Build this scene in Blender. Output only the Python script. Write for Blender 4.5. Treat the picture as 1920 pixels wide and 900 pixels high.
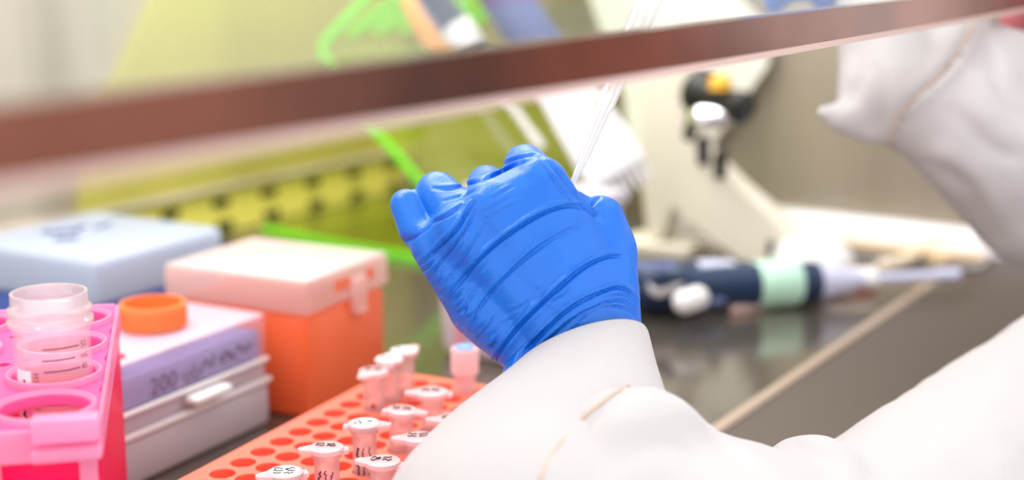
import bpy, bmesh, math, random
import numpy as np
from mathutils import Vector, Matrix, noise
random.seed(7)
PI = math.pi
for o in list(bpy.data.objects): bpy.data.objects.remove(o)
SC = bpy.context.scene
COL = SC.collection
def V(*a): return Vector(a)

# ------------------------------------------------------------------ camera
H = 0.27
F_PX = 2667.0
PSI = math.radians(32.5); PIT = math.radians(12)
FH = V(math.cos(PSI), math.sin(PSI), 0); RT = V(math.sin(PSI), -math.cos(PSI), 0)
CF = FH*math.cos(PIT) - V(0,0,1)*math.sin(PIT)
CU = FH*math.sin(PIT) + V(0,0,1)*math.cos(PIT)
CAM = V(0,0,H)
cd = bpy.data.cameras.new('camera'); cam = bpy.data.objects.new('camera', cd); COL.objects.link(cam)
cd.lens = 50.0; cd.sensor_width = 36.0; cd.sensor_fit = 'HORIZONTAL'; cd.clip_start = 0.01
cam.matrix_world = Matrix((( RT.x, CU.x, -CF.x, CAM.x), (RT.y, CU.y, -CF.y, CAM.y), (RT.z, CU.z, -CF.z, CAM.z), (0,0,0,1)))
cd.dof.use_dof = True; cd.dof.focus_distance = 0.575; cd.dof.aperture_fstop = 4.2
SC.camera = cam
# surveying helpers: a point seen at (px, py) in the 1920x900 photo, at a depth or on a plane
def ray(x, y): return CF + RT*((x-960)/F_PX) + CU*((450-y)/F_PX)
def D(x, y, d): return CAM + ray(x, y)*d
def PL(x, y, ax, val):
    r = ray(x, y); return CAM + r*((val-CAM[ax])/r[ax])

# ------------------------------------------------------------------ world, lights, exposure
W = bpy.data.worlds.new('world'); SC.world = W; W.use_nodes = True
bg = W.node_tree.nodes['Background']
bg.inputs[0].default_value = (1.0, 0.965, 0.96, 1); bg.inputs[1].default_value = 1.12
def area(name, loc, size, sizey, power, col=(1,1,1), rot=(0,0,0)):
    l = bpy.data.lights.new(name, 'AREA'); l.shape = 'RECTANGLE'; l.size = size; l.size_y = sizey
    l.energy = power; l.color = col
    o = bpy.data.objects.new(name, l); COL.objects.link(o); o.location = loc; o.rotation_euler = rot
    return o
area('cabinet_light', (0.75, 0.68, 0.69), 1.1, 0.34, 6.4, (1.0, 0.985, 0.97))
area('room_light', (0.1, -0.9, 1.9), 1.6, 1.2, 4, (0.95, 0.97, 1.0), (math.radians(-28), 0, 0))
SC.view_settings.view_transform = 'Standard'; SC.view_settings.look = 'None'
SC.view_settings.gamma = 1; SC.view_settings.use_curve_mapping = False
SC.view_settings.exposure = 0.72

# ------------------------------------------------------------------ materials
def srgb(r, g, b):
    f = lambda c: (c/255/12.92) if c/255 <= 0.04045 else ((c/255+0.055)/1.055)**2.4
    return (f(r), f(g), f(b), 1)
MATS = {}
def mat(name, col, rough=0.5, metal=0.0, alpha=1.0, transl=0.0, noise_amt=0.0, noise_scale=40, noise_stretch=(1,1,1), bump=0.0, bump_scale=200, coat=0.0, sheen=0.0, col2=None, spec=0.5, tcol=None):
    if name in MATS: return MATS[name]
    m = bpy.data.materials.new(name); m.use_nodes = True; nt = m.node_tree; N = nt.nodes; L = nt.links
    b = N['Principled BSDF']; out = N['Material Output']
    b.inputs['Base Color'].default_value = col; b.inputs['Roughness'].default_value = rough
    b.inputs['Metallic'].default_value = metal; b.inputs['Alpha'].default_value = alpha
    b.inputs['Coat Weight'].default_value = coat; b.inputs['Sheen Weight'].default_value = sheen
    b.inputs['Specular IOR Level'].default_value = spec
    tc = N.new('ShaderNodeTexCoord'); mp = N.new('ShaderNodeMapping'); mp.inputs['Scale'].default_value = noise_stretch
    L.new(tc.outputs['Object'], mp.inputs['Vector'])
    if noise_amt > 0 or col2:
        n = N.new('ShaderNodeTexNoise'); n.inputs['Scale'].default_value = noise_scale; n.inputs['Detail'].default_value = 4
        L.new(mp.outputs[0], n.inputs['Vector'])
        r = N.new('ShaderNodeValToRGB'); r.color_ramp.elements[0].position = 0.35; r.color_ramp.elements[1].position = 0.65
        c2 = col2 if col2 else tuple(c*(1-noise_amt) for c in col[:3])+(1,)
        r.color_ramp.elements[0].color = c2; r.color_ramp.elements[1].color = col
        L.new(n.outputs[0], r.inputs[0]); L.new(r.outputs[0], b.inputs['Base Color'])
    if bump > 0:
        n2 = N.new('ShaderNodeTexNoise'); n2.inputs['Scale'].default_value = bump_scale; n2.inputs['Detail'].default_value = 3
        L.new(mp.outputs[0], n2.inputs['Vector'])
        bp = N.new('ShaderNodeBump'); bp.inputs['Strength'].default_value = bump; bp.inputs['Distance'].default_value = 0.002
        L.new(n2.outputs[0], bp.inputs['Height']); L.new(bp.outputs[0], b.inputs['Normal'])
    last = b
    if transl > 0:
        t = N.new('ShaderNodeBsdfTranslucent'); t.inputs[0].default_value = tcol or col
        mx = N.new('ShaderNodeMixShader'); mx.inputs[0].default_value = transl
        # the translucent share keeps the same see-through share as the body
        tr = N.new('ShaderNodeBsdfTransparent'); mx2 = N.new('ShaderNodeMixShader'); mx2.inputs[0].default_value = alpha
        L.new(tr.outputs[0], mx2.inputs[1]); L.new(t.outputs[0], mx2.inputs[2])
        L.new(b.outputs[0], mx.inputs[1]); L.new(mx2.outputs[0], mx.inputs[2]); L.new(mx.outputs[0], out.inputs[0])
    MATS[name] = m; return m
def clear(name, tint, gloss=0.08, rough=0.05, milky=0.0, milk=(1,1,1,1)):
    """thin clear plastic or glass: tinted see-through, a little mirror, a little milkiness"""
    if name in MATS: return MATS[name]
    m = bpy.data.materials.new(name); m.use_nodes = True; nt = m.node_tree; N = nt.nodes; L = nt.links
    N.remove(N['Principled BSDF']); out = N['Material Output']
    t = N.new('ShaderNodeBsdfTransparent'); t.inputs[0].default_value = tint
    g = N.new('ShaderNodeBsdfGlossy'); g.inputs['Roughness'].default_value = rough
    lw = N.new('ShaderNodeLayerWeight'); lw.inputs[0].default_value = 0.35
    mm = N.new('ShaderNodeMath'); mm.operation = 'MULTIPLY_ADD'; mm.inputs[1].default_value = 0.55 if gloss > 0.03 else 0.15; mm.inputs[2].default_value = gloss; mm.use_clamp = True
    L.new(lw.outputs['Fresnel'], mm.inputs[0])
    d = N.new('ShaderNodeBsdfDiffuse'); d.inputs[0].default_value = milk
    tl = N.new('ShaderNodeBsdfTranslucent'); tl.inputs[0].default_value = milk
    dm = N.new('ShaderNodeMixShader'); dm.inputs[0].default_value = 0.5
    L.new(d.outputs[0], dm.inputs[1]); L.new(tl.outputs[0], dm.inputs[2])
    m1 = N.new('ShaderNodeMixShader'); m1.inputs[0].default_value = milky
    L.new(t.outputs[0], m1.inputs[1]); L.new(dm.outputs[0], m1.inputs[2])
    m2 = N.new('ShaderNodeMixShader'); L.new(mm.outputs[0], m2.inputs[0])
    L.new(m1.outputs[0], m2.inputs[1]); L.new(g.outputs[0], m2.inputs[2]); L.new(m2.outputs[0], out.inputs[0])
    MATS[name] = m; return m
M = {}
M['glove'] = mat('blue_nitrile', srgb(8, 106, 212), 0.35, bump=0.10, bump_scale=900, spec=0.45)
M['gown'] = mat('gown_fabric', (0.56, 0.548, 0.556, 1), 0.9, bump=0.25, bump_scale=1200, sheen=0.2, transl=0.12)
M['seam'] = mat('seam_tan', srgb(206, 180, 164), 0.9)
M['skin'] = mat('skin', srgb(214, 140, 122), 0.5)
M['shirt'] = mat('rose_cloth', srgb(165, 88, 96), 0.9)
M['hair'] = mat('hair', srgb(60, 40, 30), 0.6)
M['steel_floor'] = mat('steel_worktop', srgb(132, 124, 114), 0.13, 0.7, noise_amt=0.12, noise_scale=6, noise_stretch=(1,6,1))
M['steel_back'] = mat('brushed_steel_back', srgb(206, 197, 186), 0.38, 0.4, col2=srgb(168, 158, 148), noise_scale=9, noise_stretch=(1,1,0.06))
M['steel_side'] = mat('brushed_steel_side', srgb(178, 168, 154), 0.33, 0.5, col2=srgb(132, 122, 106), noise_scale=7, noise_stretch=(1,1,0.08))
M['ceiling'] = mat('cabinet_ceiling', srgb(225, 222, 215), 0.5)
M['sash_metal'] = mat('sash_metal', srgb(132, 82, 66), 0.22, 0.85, col2=srgb(62, 34, 26), noise_scale=5, noise_stretch=(1,1,1))  # brown base and noise patches paint reflections of dim surroundings into the metal
M['sash_lip'] = mat('sash_lip', srgb(186, 160, 154), 0.35, 0.3)  # pale pink paints the light reflecting off the bevel
M['glass'] = clear('sash_glass', (0.97, 0.985, 0.97, 1), 0.02, 0.02)
M['black'] = mat('black_plastic', srgb(22, 24, 26), 0.35)
M['darkslot'] = mat('slot_dark', srgb(26, 28, 12), 0.8)
M['rack_salmon'] = mat('rack_salmon', srgb(255, 138, 116), 0.35, transl=0.25, tcol=srgb(255, 120, 80))
M['rack_orange'] = mat('rack_orange', srgb(255, 112, 62), 0.4, transl=0.3, tcol=srgb(255, 90, 30))
M['box_orange'] = mat('box_orange', srgb(255, 116, 66), 0.3, transl=0.1)
M['lid_frost'] = mat('lid_frosted', srgb(238, 228, 228), 0.3, alpha=0.82, transl=0.4)
M['lid_pink'] = mat('lid_pinkish', srgb(255, 222, 216), 0.3, alpha=0.62, transl=0.4)
M['white_box'] = mat('white_plastic_box', srgb(226, 222, 232), 0.35, transl=0.3)
M['lid_clear'] = mat('lid_clearish', srgb(244, 226, 240), 0.2, alpha=0.26, transl=0.3)
M['lavender'] = mat('lavender_insert', srgb(150, 150, 208), 0.5)
M['blue_lid'] = mat('pale_blue_lid', srgb(206, 218, 238), 0.3, transl=0.4)
M['blue_base'] = mat('blue_base', srgb(76, 104, 186), 0.4)
M['ink'] = mat('ink_black', srgb(25, 22, 34), 0.8)
M['ink_blue'] = mat('ink_blue', srgb(74, 84, 130), 0.8)
M['ink_violet'] = mat('ink_violet', srgb(66, 44, 118), 0.8)
M['ink_red'] = mat('ink_red', srgb(176, 20, 60), 0.8)
M['ink_magenta'] = mat('ink_magenta', srgb(122, 22, 84), 0.8)
M['cap_orange'] = mat('cap_orange', srgb(255, 146, 78), 0.4, transl=0.2)
M['pink'] = mat('pink_rack', srgb(255, 134, 206), 0.22, alpha=0.84, transl=0.45, tcol=srgb(255, 110, 200))
M['pink_deep'] = mat('pink_deep', srgb(250, 0, 110), 0.3, alpha=0.78, transl=0.4, tcol=srgb(255, 10, 110))
M['pink_pale'] = mat('pink_pale', srgb(255, 184, 222), 0.25, alpha=0.8, transl=0.5)
M['tube_clear'] = clear('tube_clear', (1.0, 0.985, 0.995, 1), 0.015, 0.06, 0.14, (1, 0.95, 0.98, 1))
M['tube_rim'] = clear('tube_rim', (0.95, 0.9, 0.94, 1), 0.06, 0.1, 0.5, (1, 0.95, 0.98, 1))
M['tube_label'] = mat('white_print', srgb(248, 240, 245), 0.5)
M['ep_body'] = clear('eppendorf_plastic', (1.0, 0.93, 0.94, 1), 0.05, 0.15, 0.46, (1, 0.90, 0.92, 1))
M['ep_cap'] = mat('eppendorf_cap', srgb(252, 226, 230), 0.3, alpha=0.9, transl=0.4)
M['ep_white'] = mat('cap_sticker', srgb(250, 250, 250), 0.5)
M['cryo_blue'] = mat('cryo_blue', srgb(120, 165, 240), 0.4)
M['acrylic_edge'] = mat('green_acrylic_edge', srgb(150, 255, 70), 0.3, transl=0.3, tcol=srgb(160, 255, 70))
M['acrylic'] = clear('green_acrylic_sheet', (0.95, 0.985, 0.62, 1), 0.03, 0.1, 0.10, (0.80, 0.95, 0.14, 1))
M['acrylic_back'] = clear('yellow_green_panel', (0.99, 0.985, 0.78, 1), 0.02, 0.2, 0.26, (1.0, 0.97, 0.34, 1))
M['cream'] = mat('cream_plastic', srgb(240, 234, 218), 0.4)
M['navy'] = mat('navy_plastic', srgb(24, 48, 82), 0.35)
M['slate'] = mat('slate_blue_plastic', srgb(96, 110, 158), 0.4)
M['mint'] = mat('mint_band', srgb(196, 240, 218), 0.5)
M['lilac'] = mat('lilac_plastic', srgb(208, 212, 240), 0.3)
M['white'] = mat('white_plastic', srgb(240, 240, 242), 0.35)
M['yellow'] = mat('yellow_plastic', srgb(250, 190, 60), 0.4)
M['pip_clear'] = clear('pipette_plastic', (0.95, 0.96, 0.97, 1), 0.12, 0.05, 0.55, (1, 1, 1, 1))
M['peach'] = mat('peach_rubber', srgb(240, 206, 160), 0.5)
M['tan'] = mat('tan_tube', srgb(236, 222, 198), 0.5)
M['frost_white'] = mat('frosted_white_box', srgb(236, 232, 240), 0.35, alpha=0.95, transl=0.3)
M['chrome'] = mat('chrome', (0.85, 0.86, 0.88, 1), 0.15, 1.0)
# perforated steel of the airflow grille: holes in rows, a surface pattern
def grille_mat():
    m = bpy.data.materials.new('perforated_steel'); m.use_nodes = True; nt = m.node_tree; N = nt.nodes; L = nt.links
    b = N['Principled BSDF']; b.inputs['Metallic'].default_value = 0.3; b.inputs['Roughness'].default_value = 0.45
    tc = N.new('ShaderNodeTexCoord'); sp = N.new('ShaderNodeSeparateXYZ'); L.new(tc.outputs['Object'], sp.inputs[0])
    def wave(sock, per):
        mu = N.new('ShaderNodeMath'); mu.operation = 'MULTIPLY'; mu.inputs[1].default_value = 2*PI/per; L.new(sock, mu.inputs[0])
        s = N.new('ShaderNodeMath'); s.operation = 'COSINE'; L.new(mu.outputs[0], s.inputs[0]); return s.outputs[0]
    a = N.new('ShaderNodeMath'); a.operation = 'ADD'; L.new(wave(sp.outputs[0], 0.0036), a.inputs[0]); L.new(wave(sp.outputs[1], 0.0036), a.inputs[1])
    r = N.new('ShaderNodeValToRGB'); r.color_ramp.elements[0].position = 0.35; r.color_ramp.elements[1].position = 0.7
    mr = N.new('ShaderNodeMath'); mr.operation = 'MULTIPLY_ADD'; mr.inputs[1].default_value = 0.5; mr.inputs[2].default_value = 0.2
    L.new(a.outputs[0], mr.inputs[0]); L.new(mr.outputs[0], r.inputs[0])
    r.color_ramp.elements[0].color = srgb(104, 94, 88); r.color_ramp.elements[1].color = srgb(30, 26, 23)
    L.new(r.outputs[0], b.inputs['Base Color'])
    return m
M['grille'] = grille_mat()
M['peach_grip'] = mat('peach_orange_grip', srgb(250, 180, 92), 0.5)
M['acrylic_rod'] = clear('clear_rod', (0.9, 0.95, 0.7, 1), 0.05, 0.1, 0.2)

# ------------------------------------------------------------------ object helpers
def tag(o, label=None, cat=None, group=None, kind=None):
    if label: o['label'] = label
    if cat: o['category'] = cat
    if group: o['group'] = group
    if kind: o['kind'] = kind
    return o
def empty(name, loc=(0,0,0), rz=0.0, mtx=None, **k):
    o = bpy.data.objects.new(name, None); COL.objects.link(o); o.empty_display_size = 0.01
    if mtx is not None: o.matrix_basis = mtx
    else: o.location = loc; o.rotation_euler = (0,0,rz)
    return tag(o, **k)
def total(o):
    m = Matrix.Identity(4)
    while o is not None: m = o.matrix_basis @ m; o = o.parent
    return m
def obj(name, bm, m, parent=None, world=False, smooth=False, **k):
    if parent is not None and world: bm.transform(total(parent).inverted())
    me = bpy.data.meshes.new(name)
    bmesh.ops.recalc_face_normals(bm, faces=bm.faces)
    bm.to_mesh(me); bm.free()
    if smooth:
        for p in me.polygons: p.use_smooth = True
        if smooth == 'auto': me.set_sharp_from_angle(angle=math.radians(40))
    o = bpy.data.objects.new(name, me); COL.objects.link(o)
    for mm in (m if isinstance(m, (list, tuple)) else [m]): me.materials.append(mm)
    if parent is not None: o.parent = parent
    return tag(o, **k)
def struct(name, bm, m, parent=None, **k):
    o = obj(name, bm, m, parent, **k)
    if parent is None: o['kind'] = 'structure'
    return o
def kids(o): return [c for c in bpy.data.objects if c.parent == o]
def copy_tree(o, parent=None):
    c = o.copy(); COL.objects.link(c); c.parent = parent
    for ch in kids(o): copy_tree(ch, c)
    return c
def B(): return bmesh.new()
def box(bm, c, s, rz=0.0, bev=0.0, seg=2, mtx=None, taper=None):
    r = bmesh.ops.create_cube(bm, size=1.0); vs = r['verts']
    for v in vs:
        if taper and v.co.z < 0: v.co.x *= taper; v.co.y *= taper
        v.co = Vector((v.co.x*s[0], v.co.y*s[1], v.co.z*s[2]))
    if bev > 0:
        es = list({e for v in vs for e in v.link_edges})
        g = bmesh.ops.bevel(bm, geom=es, offset=bev, segments=seg, affect='EDGES', profile=0.5)
        vs = list({v for f in g['faces'] for v in f.verts} | {v for v in vs if v.is_valid})
    mm = mtx if mtx is not None else (Matrix.Translation(Vector(c)) @ Matrix.Rotation(rz, 4, 'Z'))
    seen = set()
    for v in vs:
        stack = [v]
        while stack:
            w = stack.pop()
            if w in seen: continue
            seen.add(w)
            for e in w.link_edges: stack.append(e.other_vert(w))
    for v in seen: v.co = mm @ v.co
    return seen
def frame_of(axis, up=None):
    z = Vector(axis).normalized(); u = Vector(up) if up is not None else (V(0,0,1) if abs(z.z) < 0.9 else V(1,0,0))
    x = (u - z*u.dot(z)).normalized(); y = z.cross(x)
    return x, y, z
def rings(bm, rr, close0=True, close1=True):
    vv = [[bm.verts.new(p) for p in r] for r in rr]; n = len(vv[0])
    for a, b in zip(vv, vv[1:]):
        for i in range(n): bm.faces.new((a[i], a[(i+1) % n], b[(i+1) % n], b[i]))
    if close0: bm.faces.new(list(reversed(vv[0])))
    if close1: bm.faces.new(vv[-1])
    return vv
def lathe(bm, prof, base=(0,0,0), axis=(0,0,1), seg=32, c0=True, c1=True, up=None):
    x, y, z = frame_of(axis, up); base = Vector(base)
    rings(bm, [[base + z*h + (x*math.cos(2*PI*i/seg) + y*math.sin(2*PI*i/seg))*max(r, 1e-5) for i in range(seg)] for r, h in prof], c0, c1)
def tube(bm, pts, rad, seg=12, caps=True):
    pts = [Vector(p) for p in pts]
    if not isinstance(rad, (list, tuple)): rad = [rad]*len(pts)
    rr = []; x = None
    for i, p in enumerate(pts):
        t = (pts[min(i+1, len(pts)-1)] - pts[max(i-1, 0)]).normalized()
        if x is None: x, y, _ = frame_of(t)
        else:
            x = (x - t*x.dot(t)).normalized(); y = t.cross(x)
        rr.append([p + (x*math.cos(2*PI*k/seg) + y*math.sin(2*PI*k/seg))*rad[i] for k in range(seg)])
    rings(bm, rr, caps, caps)
def prism(bm, pts, vec):
    a = [bm.verts.new(Vector(p)) for p in pts]; b = [bm.verts.new(Vector(p)+Vector(vec)) for p in pts]; n = len(a)
    bm.faces.new(a); bm.faces.new(list(reversed(b)))
    for i in range(n): bm.faces.new((a[i], b[i], b[(i+1) % n], a[(i+1) % n]))
def capsule(bm, a, b, ra, rb, seg=20):
    a = Vector(a); b = Vector(b); d = b-a; L = d.length
    x, y, z = frame_of(d if L > 1e-6 else (0,0,1)); prof = []
    for i in range(7): t = -PI/2 + PI/2*i/6; prof.append((ra*math.cos(t), ra*math.sin(t)))
    for i in range(7): t = PI/2*i/6; prof.append((rb*math.cos(t), L + rb*math.sin(t)))
    lathe(bm, prof, a, d if L > 1e-6 else (0,0,1), seg)
def blob(name, bm, voxel, smooth_it, m, parent, sub=0):
    """fuse overlapping closed pieces into one continuous skin"""
    me = bpy.data.meshes.new('tmp'); bmesh.ops.recalc_face_normals(bm, faces=bm.faces); bm.to_mesh(me); bm.free()
    o = bpy.data.objects.new('tmp', me); COL.objects.link(o)
    r = o.modifiers.new('r', 'REMESH'); r.mode = 'VOXEL'; r.voxel_size = voxel
    s = o.modifiers.new('s', 'SMOOTH'); s.factor = 0.5; s.iterations = smooth_it
    dg = bpy.context.evaluated_depsgraph_get(); dg.update()
    me2 = bpy.data.meshes.new_from_object(o.evaluated_get(dg))
    bpy.data.objects.remove(o); bpy.data.meshes.remove(me)
    me2.name = name
    for p in me2.polygons: p.use_smooth = True
    me2.materials.clear(); me2.materials.append(m)
    ob = bpy.data.objects.new(name, me2); COL.objects.link(ob)
    if parent is not None:
        me2.transform(total(parent).inverted()); ob.parent = parent
    return ob
def coords(me):
    a = np.empty(len(me.vertices)*3, 'f'); me.vertices.foreach_get('co', a); return a.reshape(-1, 3).astype(float)
def normals(me):
    a = np.empty(len(me.vertices)*3, 'f'); me.vertex_normals.foreach_get('vector', a); return a.reshape(-1, 3).astype(float)
def setco(me, co): me.vertices.foreach_set('co', co.astype('f').ravel()); me.update()
def catmull(P, n=8):
    P = np.array(P, float); out = []
    Q = np.vstack([2*P[0]-P[1], P, 2*P[-1]-P[-2]])
    for i in range(1, len(Q)-2):
        for k in range(n):
            t = k/n; a, b, c, d = Q[i-1], Q[i], Q[i+1], Q[i+2]
            out.append(0.5*((2*b)+(-a+c)*t+(2*a-5*b+4*c-d)*t*t+(-a+3*b-3*c+d)*t**3))
    out.append(P[-1]); return np.array(out)
def spline3(pts, n=8): return [Vector(p) for p in catmull([tuple(p) for p in pts], n)]
def crease(ob, origin, ax, ay, az, curves):
    """press folds (polylines in the plane origin/ax/ay, in metres) into the side of a skin that faces az.
       each curve: (points, depth, width, ridge)"""
    me = ob.data; Mx = total(ob); Mi = Mx.inverted(); co = coords(me); R = np.array(Mx.to_3x3()); T = np.array(Mx.translation)
    W = co @ R.T + T; Nn = normals(me) @ R.T
    o = np.array(origin); ax = np.array(ax); ay = np.array(ay); az = np.array(az)
    u = (W-o) @ ax; v = (W-o) @ ay; w = Nn @ az
    mask = np.clip((w+0.15)/0.4, 0, 1); disp = np.zeros(len(co))
    for pts, dep, wid, ridge in curves:
        P = catmull(pts, 6); best = np.full(len(co), 1e9); sgn = np.zeros(len(co)); tt = np.zeros(len(co)); n = len(P)-1
        sel = np.where((u > P[:,0].min()-wid*5) & (u < P[:,0].max()+wid*5) & (v > P[:,1].min()-wid*5) & (v < P[:,1].max()+wid*5))[0]
        if not len(sel): continue
        us, vs = u[sel], v[sel]; bb = np.full(len(sel), 1e9); ss = np.zeros(len(sel)); t_ = np.zeros(len(sel))
        for i in range(n):
            a = P[i]; d = P[i+1]-a; L2 = d@d
            if L2 < 1e-14: continue
            k = np.clip(((us-a[0])*d[0]+(vs-a[1])*d[1])/L2, 0, 1)
            dx = us-a[0]-k*d[0]; dy = vs-a[1]-k*d[1]; dist = np.hypot(dx, dy)
            s = np.sign(d[0]*dy-d[1]*dx); m = dist < bb
            bb = np.where(m, dist, bb); ss = np.where(m, s, ss); t_ = np.where(m, (i+k)/n, t_)
        sd = bb*ss; taper = np.sin(np.clip(t_, 0.0, 1.0)*PI)**0.5
        prof = -np.exp(-(sd/wid)**2) + ridge*np.exp(-((sd-2.0*wid)/(1.5*wid))**2) + 0.25*abs(ridge)*np.exp(-((sd+2.2*wid)/(1.6*wid))**2)
        disp[sel] += dep*prof*taper
    W2 = W + Nn*(disp*mask)[:, None]
    Ri = np.array(Mi.to_3x3()); Ti = np.array(Mi.translation)
    setco(me, W2 @ Ri.T + Ti)
def ripple(ob, amp, scale, stretch=(1,1,1), seed=0.0):
    me = ob.data; co = coords(me); n = normals(me)
    d = np.array([noise.noise(Vector((c[0]*scale*stretch[0]+seed, c[1]*scale*stretch[1], c[2]*scale*stretch[2]))) for c in co])
    setco(me, co + n*(d*amp)[:, None])
def text_bm(s, size, ext=0.0):
    cu = bpy.data.curves.new('t', 'FONT'); cu.body = s; cu.size = size; cu.extrude = ext; cu.resolution_u = 3
    o = bpy.data.objects.new('t', cu); COL.objects.link(o)
    dg = bpy.context.evaluated_depsgraph_get(); dg.update()
    me = bpy.data.meshes.new_from_object(o.evaluated_get(dg)); bm = B(); bm.from_mesh(me)
    bpy.data.objects.remove(o); bpy.data.curves.remove(cu); bpy.data.meshes.remove(me); return bm
def scribble(bm, o, ax, ay, w, h, n, rad, seed, words=2):
    """pen strokes of quick handwriting on the plane o/ax/ay"""
    r = random.Random(seed); o = Vector(o); ax = Vector(ax); ay = Vector(ay)
    for k in range(words):
        x0 = -w/2 + w*k/words; ww = w/words*0.8; pts = []
        for i in range(n):
            pts.append(o + ax*(x0+ww*i/(n-1)+r.uniform(-1,1)*ww*0.08) + ay*(r.uniform(-0.5,0.5)*h*(1 if i % 2 else 0.6)))
        tube(bm, spline3(pts, 4), rad, 5)

# ------------------------------------------------------------------ the setting: safety cabinet interior
YB = 0.93; XR = 1.25; XL = -0.25; YS = 0.205
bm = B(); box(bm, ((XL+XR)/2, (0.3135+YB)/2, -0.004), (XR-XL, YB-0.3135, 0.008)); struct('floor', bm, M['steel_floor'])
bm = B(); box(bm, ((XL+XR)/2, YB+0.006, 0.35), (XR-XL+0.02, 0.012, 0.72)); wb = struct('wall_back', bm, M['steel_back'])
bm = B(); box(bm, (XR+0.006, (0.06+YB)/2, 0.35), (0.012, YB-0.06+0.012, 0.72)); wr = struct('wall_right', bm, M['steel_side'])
bm = B(); box(bm, ((XL+XR)/2, (0.30+YB)/2, 0.706), (XR-XL, YB-0.30, 0.012)); struct('ceiling', bm, M['ceiling'])
# rear exhaust: ledge and two rows of slots low on the back wall
bm = B(); box(bm, (0.95, YB-0.006, 0.044), (0.66, 0.012, 0.006), bev=0.002); struct('trim_1', bm, M['steel_back'])
ss = empty('slotted_strip', (1.0, YB-0.004, 0), label='strip with two rows of dark slots along the back wall foot, yellow-green reflection painted on', cat='vent strip')
bm = B(); box(bm, (1.012, YB-0.003, 0.0205), (0.44, 0.005, 0.040), bev=0.001); obj('strip_plate', bm, mat('strip_reflected_tint', srgb(232, 224, 110), 0.4), ss, world=True)  # added plate; its colour paints the yellow-green reflected on the wall foot
for row, (z, dx) in enumerate(((0.0285, 0.0), (0.007, 0.004))):
    for x in [0.8210, 0.8845, 0.9482, 1.0136, 1.0788, 1.1442, 1.209]:
        bm = B(); box(bm, (x+dx, YB-0.0062, z+0.001), (0.021, 0.002, 0.0085), bev=0.0008)
        obj('slot', bm, M['darkslot'], ss, world=True)
# ledge along the far side wall
bm = B(); prism(bm, [(XR, 0.62, 0.021), (XR, 0.62, 0), (XR-0.02, 0.62, 0), (XR-0.02, 0.62, 0.013), (XR-0.014, 0.62, 0.021)], (0, -0.40, 0))
struct('trim_2', bm, M['white'])

# sash: tilted pane with a bright metal handle strip along its lower edge
ZS = 0.2293
bm = B()
tl = math.radians(9)
sv = V(0, math.sin(tl), math.cos(tl))
pts = [V(XL, YS+0.001, ZS+0.011), V(XL, YS+0.006, ZS+0.011)]
pts = [pts[0], pts[1], pts[1]+sv*0.5, pts[0]+sv*0.5]
prism(bm, pts, (XR-XL-0.004, 0, 0)); win = struct('window_1', bm, M['glass'])
bm = B()
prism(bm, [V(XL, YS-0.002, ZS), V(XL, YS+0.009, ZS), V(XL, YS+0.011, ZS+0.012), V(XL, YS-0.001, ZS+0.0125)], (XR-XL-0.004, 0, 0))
obj('handle_strip', bm, M['sash_metal'], win, label='polished metal strip along the sash bottom, brown reflections painted in')
bm = B()
prism(bm, [V(XL, YS-0.004, ZS-0.0022), V(XL, YS+0.008, ZS-0.0035), V(XL, YS+0.010, ZS-0.0005), V(XL, YS-0.0025, ZS+0.0)], (XR-XL-0.004, 0, 0))
obj('lower_lip', bm, M['sash_lip'], win, label='lower lip with pale pinkish reflected light painted in its colour')

# front airflow grille
g = empty('air_grille', (0.5, 0.25, -0.004), label='dark brown perforated steel air intake grille along the front of the work surface', cat='grille')
bm = B(); box(bm, (0.5, 0.2275, -0.001), (1.49, 0.155, 0.003)); o = obj('perforated_plate', bm, M['grille'], g, world=True)
bm = B(); box(bm, (0.5, 0.3095, -0.0005), (1.49, 0.008, 0.007), bev=0.002); obj('edge_lip', bm, mat('lip_steel', srgb(205, 186, 170), 0.3, 0.5), g, world=True)

# ------------------------------------------------------------------ orange microtube rack
TH = math.radians(6.5)
RO = V(0.4286, 0.4237, 0.0)
PX, PY = 0.015, 0.0137
rk = empty('microtube_rack', RO, TH, label='flat salmon orange microtube rack with rows of round holes beside the orange tip box', cat='tube rack')
# local: +x along rows, -y across rows. columns -9..10, rows 0..8
C0, C1, R0, R1 = -3, 10, 0, 8
bm = B(); ns = 24; rh = 0.0058; zt = 0.040
sq = []
for k in range(ns):
    a = 2*PI*k/ns; c, s = math.cos(a), math.sin(a); q = max(abs(c), abs(s)); sq.append((c/q, s/q))
for ci in range(C0, C1+1):
    for ri in range(R0, R1+1):
        cx, cy = ci*PX, -ri*PY
        o_ = [bm.verts.new((cx+x*PX/2, cy+y*PY/2, zt)) for x, y in sq]
        c_ = [bm.verts.new((cx+math.cos(2*PI*k/ns)*rh, cy+math.sin(2*PI*k/ns)*rh, zt)) for k in range(ns)]
        d_ = [bm.verts.new((v.co.x, v.co.y, zt-0.004)) for v in c_]
        for k in range(ns):
            j = (k+1) % ns
            bm.faces.new((o_[k], o_[j], c_[j], c_[k])); bm.faces.new((c_[k], c_[j], d_[j], d_[k]))
bmesh.ops.remove_doubles(bm, verts=bm.verts, dist=1e-5)
x0, x1, y0, y1 = (C0-.5)*PX, (C1+.5)*PX, -(R1+.5)*PY, (R0-(-.5))*PY
mg = 0.006; cr = 0.014
def rrect(x0, x1, y0, y1, r, n=6):
    out = []
    for cx, cy, a0 in ((x1-r, y1-r, 0), (x0+r, y1-r, PI/2), (x0+r, y0+r, PI), (x1-r, y0+r, 1.5*PI)):
        for k in range(n+1): a = a0+PI/2*k/n; out.append(V(cx+r*math.cos(a), cy+r*math.sin(a), 0))
    return out
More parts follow.
